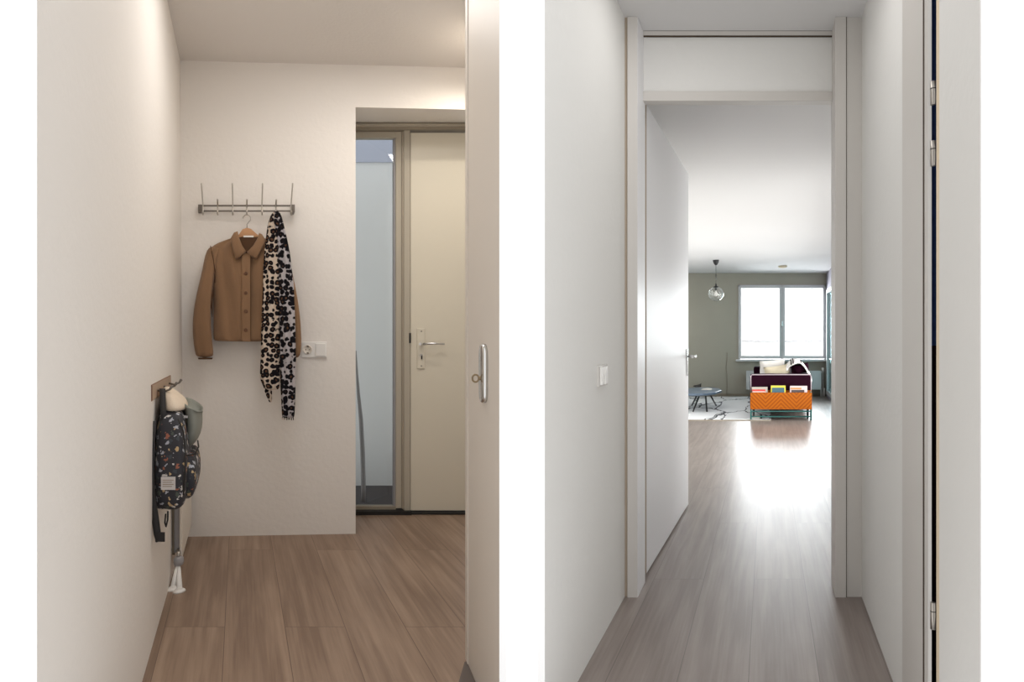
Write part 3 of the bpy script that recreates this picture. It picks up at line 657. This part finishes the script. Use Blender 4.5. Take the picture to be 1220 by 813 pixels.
# side glazing; its near bay is unseen, added to light the door leaf
w3 = thing('window_3', FR(1.17, 8.4, .06), kind='structure')
w = MB(FR)
for d0, d1_ in ((3.8, 3.88), (5.6, 5.68), (7.45, 7.55), (9.35, 9.45), (11.22, 11.3)): w.box(1.135, 1.185, d0, d1_, .06, 2.05, M['winf'])
w.box(1.135, 1.185, 3.8, 11.3, 1.99, 2.05, M['winf']); w.box(1.135, 1.185, 3.8, 11.3, .06, .13, M['winf']); w.build('window_frame', M['winf'], w3)
for d0, d1_ in ((3.88, 5.6), (5.68, 7.45), (7.55, 9.35), (9.45, 11.22)): MB(FR).box(1.158, 1.164, d0, d1_, .13, 1.99, M['glasst2' if d0 > 9 else 'glasst']).build('pane', M['glasst2' if d0 > 9 else 'glasst'], w3)

# --- door frame of the passage
DO = 2.508; DP = 2.62
d3 = thing('door_3', FR(-.13, DO, 0), kind='structure')
w = MB(FR); w.box(UWL, uR(747.3, DO), DO+.005, DP+.04, 0, CR, M['trimD']); w.build('jamb_edge', M['trimD'], d3)
MB(FR).box(uR(747.6, DO), -.5535, DO-.004, DP+.0, 0, CR-.001, M['trimR'], bevel=.0015).build('jamb', M['trimR'], d3)
MB(FR).box(-.5545, -.5525, DO-.001, DP+.04, 0, CR-.002, M['whiteD']).build('lining', M['whiteD'], d3)  # whiter than the jamb: daylight on the reveal is put into this paint
MB(FR).box(.290, uR(1008, DO), DO-.004, DP+.04, 0, CR-.001, M['trimR'], bevel=.0015).build('jamb', M['trimR'], d3)
MB(FR).box(uR(1008, DO), uR(1008.8, DO), DO, DP, 0, CR, M['darkgap']).build('joint', M['darkgap'], d3)
MB(FR).box(uR(1008.8, DO), UWR, DO+.004, DP+.04, 0, CR, M['trimR']).build('jamb_panel', M['trimR'], d3)
zt = lambda py: zz(py, DP)
MB(FR).box(-.5535, .290, DP, DP+.04, zt(42.0), zt(37), M['trimR']).build('head_bead', M['trimR'], d3)
MB(FR).box(-.5535, .290, DP+.002, DP+.04, zt(43.2), zt(42.0), M['darkgap']).build('joint', M['darkgap'], d3)
MB(FR).box(-.5535, .290, DP+.002, DP+.04, zt(37), zt(36.0), M['darkgap']).build('joint', M['darkgap'], d3)
MB(FR).box(-.5535, .290, DP+.010, DP+.035, zt(109), zt(43.2), M['wallR']).build('transom_panel', M['whiteD'], d3)
MB(FR).box(-.5535, .290, DP-.004, DP+.045, zt(120.6), zt(109), M['trimR'], bevel=.002).build('transom_bar', M['trimR'], d3)
# leaf, open into the living room
H0 = FR(-.5615, 2.734, 0); H1 = FR(-.522, 3.889, 0); ld = (H1-H0); LL = ld.length; ld.normalize(); ln = Vector((ld.y, -ld.x, 0))
def FG(a, b, z): return H0+ld*a+ln*b+Vector((0, 0, z))
lf3 = thing('door_4', H0, kind='structure')
# the leaf's near edge keeps the same oblique end as the jamb
w = MB(FR)
w.hexa([(-.5865, 2.734, .012), (-.5615, 2.734, .012), (-.522, 3.889, .012), (-.547, 3.889, .012), (-.5865, 2.734, 2.195), (-.5615, 2.734, 2.195), (-.522, 3.889, 2.195), (-.547, 3.889, 2.195)], M['whiteD'], caps={2: M['trimD']})
w.build('leaf', M['whiteD'], lf3)
a0 = LL-.075
hpl = MB(FG).box(a0-.016, a0+.016, 0, .007, .93, 1.055 if False else 1.04, M['chrome'], bevel=.002).build('handle_plate', M['chrome'], lf3)
w = MB(FG); w.box(a0-.014, a0+.014, 0, .008, .865, 1.04, M['chrome']); w.build('lock_plate', M['chrome'], lf3)
w = MB(FG); w.tube([(a0, .005, .992), (a0, .045, .992), (a0-.005, .056, .992), (a0-.03, .058, .993), (a0-.12, .055, .992)], [.009, .009, .010, .009, .008], M['chrome'], 10); w.build('lever', M['chrome'], hpl)

# --- light switch on the left wall
ls = thing('light_switch', FR(UWL, 2.14, .93), 'white light switch on the passage wall left of the doorway', 'light switch')
MB(FR).box(UWL-.002, UWL+.008, 2.10, 2.215, .930, 1.008, M['trimR'], bevel=.002).build('plate', M['trimR'], ls)
for d0, d1_ in ((2.112, 2.155), (2.158, 2.203)):
    MB(FR).hexa([(UWL+.008, d0, .937), (UWL+.017, d0, .937), (UWL+.012, d1_, .937), (UWL+.008, d1_, .937), (UWL+.008, d0, 1.001), (UWL+.017, d0, 1.001), (UWL+.012, d1_, 1.001), (UWL+.008, d1_, 1.001)], M['white'], bevel=.001).build('rocker', M['white'], ls)

# --- right: closet door frame, gap, leaf
ZT = 2.46
struct(MB(FR).hexa([(.400, 1.461, 0), (.409, 1.461, 0), (.455, 1.739, 0), (.400, 1.739, 0), (.400, 1.461, ZT), (.409, 1.461, ZT), (.455, 1.739, ZT), (.400, 1.739, ZT)], M['trimR']).build('trim_5'))
struct(MB(FR).box(.3985, .4005, 1.495, 1.505, 0, ZT, M['darkgap']).build('trim_6'))
cl = MB(FR)
cl.box(.455, .70, 1.972, 1.985, 0, ZT, M['wallR']); cl.box(.455, .70, 1.95, 1.97, 1.08, ZT, M['navy']); cl.box(.455, .70, 1.95, 1.97, 0, 1.08, M['maroonb'])
cl.hexa([(.470, 1.40, 0), (.485, 1.40, 0), (.715, 1.97, 0), (.70, 1.97, 0), (.470, 1.40, ZT), (.485, 1.40, ZT), (.715, 1.97, ZT), (.70, 1.97, ZT)], M['maroonb'], caps={3: M['wallR'], 2: M['wallR']})
cl.hexa([(.44, 1.42, ZT), (.485, 1.42, ZT), (.715, 1.97, ZT), (.455, 1.97, ZT), (.44, 1.42, ZT+.02), (.485, 1.42, ZT+.02), (.715, 1.97, ZT+.02), (.455, 1.97, ZT+.02)], M['maroonb'])
cl.hexa([(.44, 1.42, -.02), (.485, 1.42, -.02), (.715, 1.97, -.02), (.455, 1.97, -.02), (.44, 1.42, 0), (.485, 1.42, 0), (.715, 1.97, 0), (.455, 1.97, 0)], M['maroonb'])
struct(cl.build('wall_closet'))
d5 = thing('door_5', FR(.405, 1.40, 0), kind='structure')
dA, dBn = 1.405, 1.112
MB(FR).box(.405, .424, dBn+.006, dA, .01, ZT, M['wallR'], bevel=.001).build('leaf', M['wallR'], d5)
MB(FR).box(.405, .424, dBn, dBn+.006, .01, ZT, M['cap']).build('edge_band', M['cap'], d5)
MB(FR).box(.4045, .406, dA-.022, dA, .01, ZT, mat('cream edge paint', S(226, 208, 180), .5)).build('edge_strip', M['trimR'], d5)
for y0, y1 in ((97, 125), (168, 198), (718, 750)):
    D = 1.43
    h = MB(FR).lathe([(.0055, 0), (.0055, zz(y0, D)-zz(y1, D))], (uR(1111.5, D), D, zz(y1, D)), M['steel'], 12).build('hinge', M['steel'], d5)
    MB(FR).lathe([(.0058, 0), (.0058, .002)], (uR(1111.5, D), D, (zz(y1, D)+zz(y0, D))/2+.01), M['dark'], 12).build('hinge_ring', M['dark'], h)

# ------------------------------------------------------------------ living room contents
# rug: pale with dark wandering lines (in the weave)
def rug_mat():
    m = bpy.data.materials.new('pale rug with dark lines'); m.use_nodes = True; nt = m.node_tree; N = nt.nodes; L = nt.links; b = N['Principled BSDF']
    g = N.new('ShaderNodeNewGeometry'); s = N.new('ShaderNodeSeparateXYZ'); L.new(g.outputs['Position'], s.inputs[0])
    mu = N.new('ShaderNodeMath'); mu.operation = 'MULTIPLY_ADD'; mu.inputs[1].default_value = -KR; L.new(s.outputs['Y'], mu.inputs[0]); L.new(s.outputs['X'], mu.inputs[2])
    cb = N.new('ShaderNodeCombineXYZ'); L.new(mu.outputs[0], cb.inputs['X']); L.new(s.outputs['Y'], cb.inputs['Y'])
    v0 = N.new('ShaderNodeVectorMath'); v0.operation = 'MULTIPLY'; v0.inputs[1].default_value = (2.3, .8, 1); L.new(cb.outputs[0], v0.inputs[0])
    n = N.new('ShaderNodeTexNoise'); n.inputs['Scale'].default_value = 3; n.inputs['Detail'].default_value = 3; L.new(v0.outputs[0], n.inputs['Vector'])
    vm = N.new('ShaderNodeVectorMath'); vm.operation = 'MULTIPLY_ADD'; vm.inputs[1].default_value = (.5, .5, 0); L.new(n.outputs['Color'], vm.inputs[0]); L.new(v0.outputs[0], vm.inputs[2])
    v = N.new('ShaderNodeTexVoronoi'); v.feature = 'DISTANCE_TO_EDGE'; v.inputs['Scale'].default_value = .95; L.new(vm.outputs[0], v.inputs['Vector'])
    lt = N.new('ShaderNodeMath'); lt.operation = 'LESS_THAN'; lt.inputs[1].default_value = .019; L.new(v.outputs['Distance'], lt.inputs[0])
    mx = N.new('ShaderNodeMix'); mx.data_type = 'RGBA'; mx.inputs['A'].default_value = S(222, 224, 226); mx.inputs['B'].default_value = S(56, 58, 66)
    L.new(lt.outputs[0], mx.inputs['Factor']); L.new(mx.outputs['Result'], b.inputs['Base Color']); b.inputs['Roughness'].default_value = .95
    return m
rg = MB(FR).box(-1.75, .05, 7.98, 11.25, 0, .012, rug_mat(), bevel=.003)
rg = rg.build('rug', None); tag(rg, 'pale rug with thin dark wandering lines under the coffee table', 'rug')
w = MB(FR).box(-1.75, .05, 7.972, 7.982, 0, .014, M['frameLD']).build('rug_border', M['frameLD'], rg)

# sofa, its end towards the passage
so = thing('sofa', FR(.19, 9.3, 0), 'dark aubergine sofa seen end-on below the far window', 'sofa')
SU0, SU1 = -.238, .615
def soft(F, u0, u1, d0, d1, z0, z1, m, name, parent, bev=.03):
    w = MB(F); w.box(u0, u1, d0, d1, z0, z1, m, bevel=bev); return w.build(name, m, parent, smooth=False)
arm = soft(FR, SU0, SU1, 8.10, 8.34, .14, .622, M['sofa'], 'armrest', so)
MB(FR).tube([(SU0+.012, 8.10, .3), (SU0+.012, 8.10, .60), (SU0+.03, 8.10, .618), (SU1-.03, 8.10, .618), (SU1-.012, 8.10, .60), (SU1-.012, 8.10, .3)], .0065, M['piping'], 8).build('piping', M['piping'], arm)
arm2 = soft(FR, SU0, SU1, 10.3, 10.52, .14, .628, M['sofa'], 'armrest', so)
soft(FR, .38, SU1, 8.34, 10.3, .14, .60, M['sofa'], 'backrest', so)
soft(FR, SU0, .38, 8.34, 10.3, .14, .30, M['sofa'], 'seat_base', so, .015)
for a, b_ in ((8.35, 9.31), (9.33, 10.29)): soft(FR, SU0, .38, a, b_, .30, .42, M['sofa'], 'seat_cushion', so, .03)
for u_ in (SU0+.05, SU1-.05):
    for d_ in (8.18, 10.44): MB(FR).tube([(u_, d_, 0), (u_, d_, .145)], [.012, .018], M['blackm'], 8).build('leg', M['blackm'], so)

def pillow(center, size, rot, m, n=12):
    """superellipsoid cushion, centre in FR coordinates, size in metres, rot euler"""
    w = MB(); C = FR(*center); Rm = Matrix.Rotation(rot[2], 3, 'Z') @ Matrix.Rotation(rot[1], 3, 'Y') @ Matrix.Rotation(rot[0], 3, 'X'); i = w.mi(m)
    G = {}
    for side in (1, -1):
        for a in range(n+1):
            for b_ in range(n+1):
                x, y = a/n*2-1, b_/n*2-1
                if side == -1 and (a in (0, n) or b_ in (0, n)): G[side, a, b_] = G[1, a, b_]; continue
                th = (max(0, (1-abs(x)**2.4)*(1-abs(y)**2.4)))**.5
                pin = 1-.10*(1-abs(x)**2)*abs(y)**3; pin2 = 1-.10*(1-abs(y)**2)*abs(x)**3
                p = Vector((x*size[0]/2*pin2, side*th*size[1]/2*(1+.15*noise.noise(Vector((x*2, y*2, size[0])))), y*size[2]/2*pin))
                G[side, a, b_] = w.bm.verts.new(C+Rm @ p)
    for side in (1, -1):
        for a in range(n):
            for b_ in range(n):
                f = w.bm.faces.new((G[side, a, b_], G[side, a+1, b_], G[side, a+1, b_+1], G[side, a, b_+1])); f.smooth = True; f.material_index = i
    return w
D = 8.75
U = lambda px: uR(px, D); Z = lambda py: zz(py, D)
tag(pillow((U(920), 9.0, .615), (.42, .18, .38), (.2, -.10, .1), M['cushw']).build('cushion', M['cushw']), 'white cushion leaning at the back of the sofa, left of the striped blanket', 'cushion', 'cushions piled on the sofa')
tag(pillow((U(926.5), 8.72, .575), (.40, .17, .31), (.2, -.16, -.05), M['cushc']).build('cushion', M['cushc']), 'cream cushion in front of the white one on the sofa', 'cushion', 'cushions piled on the sofa')
tag(pillow((U(952.5), 8.62, .675), (.27, .18, .155), (.1, -.15, .1), M['sofa']).build('cushion', M['sofa']), 'dark aubergine cushion under the pale blanket on the sofa', 'cushion', 'cushions piled on the sofa')
# crumpled pale blanket draped over the dark cushion
bl = MB(FR); n1, n2 = 26, 10; G = []
for a in range(n1+1):
    t_ = a/n1; row = []
    px = 936+30*t_; top = 435.5-9.5*math.sin(math.pi*min(1, t_*1.15+.06))**.7+ (9*max(0, t_-.82)/.18)
    for b_ in range(n2+1):
        s_ = b_/n2; dd = 8.50+.42*s_
        y = top + (2.0 if s_ == 0 else 0)+1.2*math.sin(9*t_+3*s_)*(1-s_)+ (3.5*(1-s_)**2 if .1 < t_ < .93 else 6*(1-s_)**2) + 4*s_*s_
        row.append((U(px), dd+.02*math.sin(14*t_), Z(y)))
    G.append(row)
bl.loft([[p for p in r]+[(p[0], p[1], p[2]-.018) for p in r[::-1]] for r in G], M['cushw'])
bl = bl.build('blanket', M['cushw'], smooth=True); tag(bl, 'crumpled pale blanket with dark stripes over the sofa cushions', 'blanket')
w = MB(FR)
for f0_ in (.22, .30, .58):
    k = int(f0_*n1)
    w.tube([(p[0], p[1]-.002, p[2]+.006) for p in G[k]], .008, M['sofa'], 6)
w.build('stripes', M['sofa'], bl)

# magazine rack in front of the sofa's end
D = 8.0
U = lambda px: uR(px, D); Z = lambda py: zz(py, D)
rk = thing('magazine_rack', FR(U(930.5), D, 0), 'orange herringbone magazine rack on green legs at the sofa end', 'magazine rack')
rb = MB(FR)
rb.box(U(894), U(967.3), D-.0, D+.012, Z(488), Z(468), M['herring'])
rb = rb.build('front_panel', M['herring'], rk)
w = MB(FR); w.box(U(894), U(967.3), D+.012, D+.085, Z(488), Z(486.6), M['wood']); w.box(U(894), U(967.3), D+.078, D+.085, Z(488), Z(466), M['herring']); w.build('trough', M['wood'], rk)
for px in (894.5, 966.5):
    w = MB(FR); w.box(U(px-.9), U(px+.9), D+.012, D+.03, 0, Z(468), M['teal']); w.build('leg', M['teal'], rk)
    w = MB(FR); w.box(U(px-.9), U(px+.9), D+.07, D+.088, 0, Z(467), M['teal']); w.build('leg', M['teal'], rk)
for py in (490.5, 496.8):
    w = MB(FR); w.box(U(894), U(967), D+.014, D+.026, Z(py+.7), Z(py-.7), M['teal']); w.build('crossbar', M['teal'], rk)
def mag(px0, px1, py, d, mcov, label, extra=None, tilt=0):
    w = MB(FR); h0 = Z(486)
    w.hexa([(U(px0), d, h0), (U(px1), d, h0), (U(px1), d+.009, h0), (U(px0), d+.009, h0), (U(px0), d+tilt, Z(py)), (U(px1), d+tilt, Z(py)), (U(px1), d+tilt+.009, Z(py)), (U(px0), d+tilt+.009, Z(py))], mcov, caps={1: M['pageW']})
    o = w.build('magazine', mcov); tag(o, label, 'magazine', 'magazines in the rack')
    if extra:
        for (a, b_, y0, y1, mm) in extra:
            MB(FR).box(U(a), U(b_), d-.003, d+.001, Z(y1), Z(y0), mm).build('cover_picture', mm, o)
    return o
mag(895.5, 914.5, 461.7, D+.050, M['greycov'], 'grey magazine standing behind the red one in the rack')
mag(896.2, 912.0, 464.4, D+.030, M['red'], 'red magazine at the left end of the rack', [(896.4, 911.8, 466.8, 467.8, M['pageW'])])
mag(918.5, 936, 459.9, D+.035, M['yellow'], 'yellow and teal magazine in the middle of the rack', [(919.8, 934.6, 462.3, 485, M['tealpic'])])
mag(941.3, 962, 460.3, D+.035, M['pinkcov'], 'pale pink magazine with tan picture at the right of the rack', [(942, 955, 462.3, 464.4, M['tanpic']), (943, 958.5, 465.0, 485, M['darkpic'])])
w = MB(FR); D2 = 8.05
w.box(uR(893.5, D2), uR(907, D2), D2+.04, D2+.30, .012, .030, M['pageW'], bevel=.002); w.box(uR(905.5, D2), uR(908, D2), D2+.03, D2+.31, .012, .034, M['dark'])
tag(w.build('book', M['pageW']), 'pale book with dark spine lying on the floor under the rack', 'book')

# coffee table
D = 9.35; ct_u = uR(834, D)
ct = thing('coffee_table', FR(ct_u, D, .012), 'low coffee table with blue grey top and thin splayed black legs', 'coffee table')
w = MB(FR); R = []
ztop = .298
for sc_, z in ((.90, ztop-.048), (1.0, ztop-.030), (1.0, ztop-.004), (.985, ztop)):
    R.append([(ct_u+.345*sc_*math.cos(a), D+.60*sc_*math.sin(a), z) for a in [2*math.pi*(q+.0)/10 for q in range(10)]])
w.loft(R, M['tabletop']); tt = w.build('tabletop', M['tabletop'], ct)
for f in tt.data.polygons: f.use_smooth = False
for (x0, d0, x1, y1) in ((831.5, 9.35, 824.3, 483.5), (834, 9.2, 825.5, 491), (840.5, 9.2, 842.3, 491), (845, 9.35, 853.3, 483.8)):
    df = 770/(y1-HZ)*.989
    w = MB(FR); w.tube([(uR(x0, d0), d0, ztop-.045), (uR(x1, df), df, .012)], [.014, .011], M['blackm'], 8); w.build('leg', M['blackm'], ct)
w = MB(FR); w.lathe([(.13, 0), (.13, .012)], (uR(838, 9.3), 9.3, ztop-.060), M['blackm'], 16); w.build('frame', M['blackm'], ct)
D3 = 9.5
w = MB(FR); w.loft([[(uR(px, D3), D3+dd, zz(py, D3)) for px, py, dd in ring] for ring in (
    [(825.5, 460.6, 0), (826, 460.0, .1), (827, 459.9, .1), (827, 460.8, 0)], [(829, 461.5, -.03), (829, 459.6, .1), (831, 459.4, .1), (831, 461.2, -.03)], [(833, 461.4, -.03), (833.6, 458.4, .06), (834.6, 457.6, .08), (834.6, 461.2, -.03)], [(835, 461, 0), (834.8, 457.3, .04), (835.2, 457, .05), (835.3, 461, 0)])], M['dark'])
tag(w.build('ornament', M['dark']), 'small dark ornament with upright tail on the coffee table', 'ornament')
w = MB(FR)
w.prism([(uR(836, D3), ztop+.001), (uR(842, D3), ztop+.012), (uR(848, D3), ztop+.001), (uR(848, D3), ztop-.0), (uR(836, D3), ztop)], D3-.12, D3+.14, M['pageW'])
tag(w.build('open_magazine', M['pageW']), 'white open magazine lying on the coffee table', 'magazine')

# radiator under the far window
r2 = thing('radiator', FR(.32, 11.3, .13), 'white wall radiator under the far window behind the sofa', 'radiator')
Dr = 11.28; U = lambda px: uR(px, Dr); Z = lambda py: zz(py, Dr)
MB(FR).box(U(889), U(978.5), Dr, Dr+.02, Z(464.5), Z(442), M['winf'], bevel=.004).build('front_panel', M['winf'], r2)
MB(FR).box(U(890), U(977.5), Dr+.02, DF-.01, Z(463), Z(443), M['radg']).build('core', M['radg'], r2)
w = MB(FR); w.tube([(U(980.5), Dr+.05, Z(444)), (U(980.5), Dr+.05, Z(438.5))], .022, M['white'], 10); w.tube([(U(979), Dr+.05, Z(444)), (U(980.5), Dr+.05, Z(444)), (U(980.5), Dr+.05, .0)], .009, M['white'], 8); w.build('valve', M['white'], r2)
w = MB(FR)
for px in (978.5, 982.5): w.tube([(U(px), Dr+.06, 0), (U(px), Dr+.06, Z(463))], .010, M['white'], 8)
w.build('pipes', M['white'], r2)
struct(MB(FR).box(-1.8, 1.15, DF-.012, DF, 0, .05, M['frameLD']).build('baseboard_back'))
# thin grey line down the far wall
w = MB(FR); D = DF-.012; pts = [(866.5, 420), (866.2, 430), (865.3, 436), (865.0, 440), (866.3, 446), (866.3, 460), (865.8, 472)]
w.tube([(uR(x, D), D, zz(y, D)) for x, y in pts], .005, M['frameLD'], 6); tag(w.build('line', M['frameLD']), 'thin grey line running down the taupe far wall left of the window', 'line')

# pendant lamp
Dp = 9.55; up_ = uR(853, Dp); base = FR(up_, Dp, CLV)
pn = thing('pendant_lamp', base, 'clear glass globe pendant lamp on a black cord in the far room', 'pendant lamp')
MB().lathe([(.048, 0), (.048, -.012), (.040, -.045), (.022, -.075), (.004, -.088)], tuple(base), M['blackm'], 20).build('ceiling_cup', M['blackm'], pn)
zc_ = zz(350.5, Dp); r_ = .118
w = MB(); w.tube([(base.x, base.y, CLV-.08), (base.x, base.y, zc_+r_-.01)], .0035, M['blackm'], 8)
w.tube([(base.x, base.y, zz(327, Dp)), (base.x, base.y, zz(333, Dp))], .007, M['blackm'], 8); w.build('cord', M['blackm'], pn)
MB().lathe([(.010, .055), (.014, .02), (.045, .006), (.045, -.004), (.016, -.008), (.016, -.05), (.010, -.054)], (base.x, base.y, zc_+r_-.006), M['blackm'], 16).build('lamp_holder', M['blackm'], pn)
prof = [(r_*math.sin(a), r_*math.cos(a)) for a in [.36+(math.pi-.37)*k/22 for k in range(23)]]
MB().lathe(prof, (base.x, base.y, zc_), M['globe'], 32, capped=False).build('globe', M['globe'], pn)
MB().lathe([(.010, .055), (.014, .03), (.030, .0), (.028, -.02), (.012, -.036), (0, -.038)], (base.x, base.y, zc_), M['cushw'], 16, capped=False).build('bulb', M['cushw'], pn)
# smoke detector
Dm = 10.3; sb = FR(uR(932.5, Dm), Dm, CLV)
sd = MB(); sd.lathe([(.070, 0), (.072, -.012), (.060, -.030), (.035, -.036), (0, -.037)], tuple(sb), M['cushc'], 24); tag(sd.build('smoke_detector', M['cushc'], origin=tuple(sb)), 'round pale smoke detector on the ceiling of the far room', 'smoke detector')

# ================================================================== light and camera
wd = bpy.data.worlds.new('sky'); sc.world = wd; wd.use_nodes = True
wd.node_tree.nodes['Background'].inputs[0].default_value = (1, 1, 1, 1); wd.node_tree.nodes['Background'].inputs[1].default_value = 1.25
# daylight through the far window and the side glazing of the living room
c = FR(.3, DF+1.3, 1.6); light('window_daylight', 'AREA', c, 330, (.92, .97, 1), 2.6, (math.radians(-90), 0, math.radians(0)), size_y=2.0)
c = FR(1.36, 6.3, 1.05); light('side_daylight', 'AREA', c, 330, (1, .985, .965), 5.0, Vector((-.917, .399, .0)).to_track_quat('-Z', 'Y').to_euler(), size_y=2.1)

cam = bpy.data.cameras.new('camera'); co = bpy.data.objects.new('camera', cam); COL.objects.link(co)
co.location = (0, 0, EYE); co.rotation_euler = (math.radians(90), 0, 0)
cam.sensor_width = 36; cam.lens = 36*FPX/1220; cam.shift_y = -(406.5-HZ)/1220; cam.clip_start = .05
sc.camera = co
sc.view_settings.view_transform = 'Standard'; sc.view_settings.look = 'None'; sc.view_settings.gamma = 1; sc.view_settings.exposure = 0
sc.view_settings.use_curve_mapping = False
sc.cycles.use_denoising = True; sc.cycles.max_bounces = 12; sc.cycles.diffuse_bounces = 8; sc.cycles.transparent_max_bounces = 16
for o in bpy.data.objects:
    if '_o' in o: del o['_o']
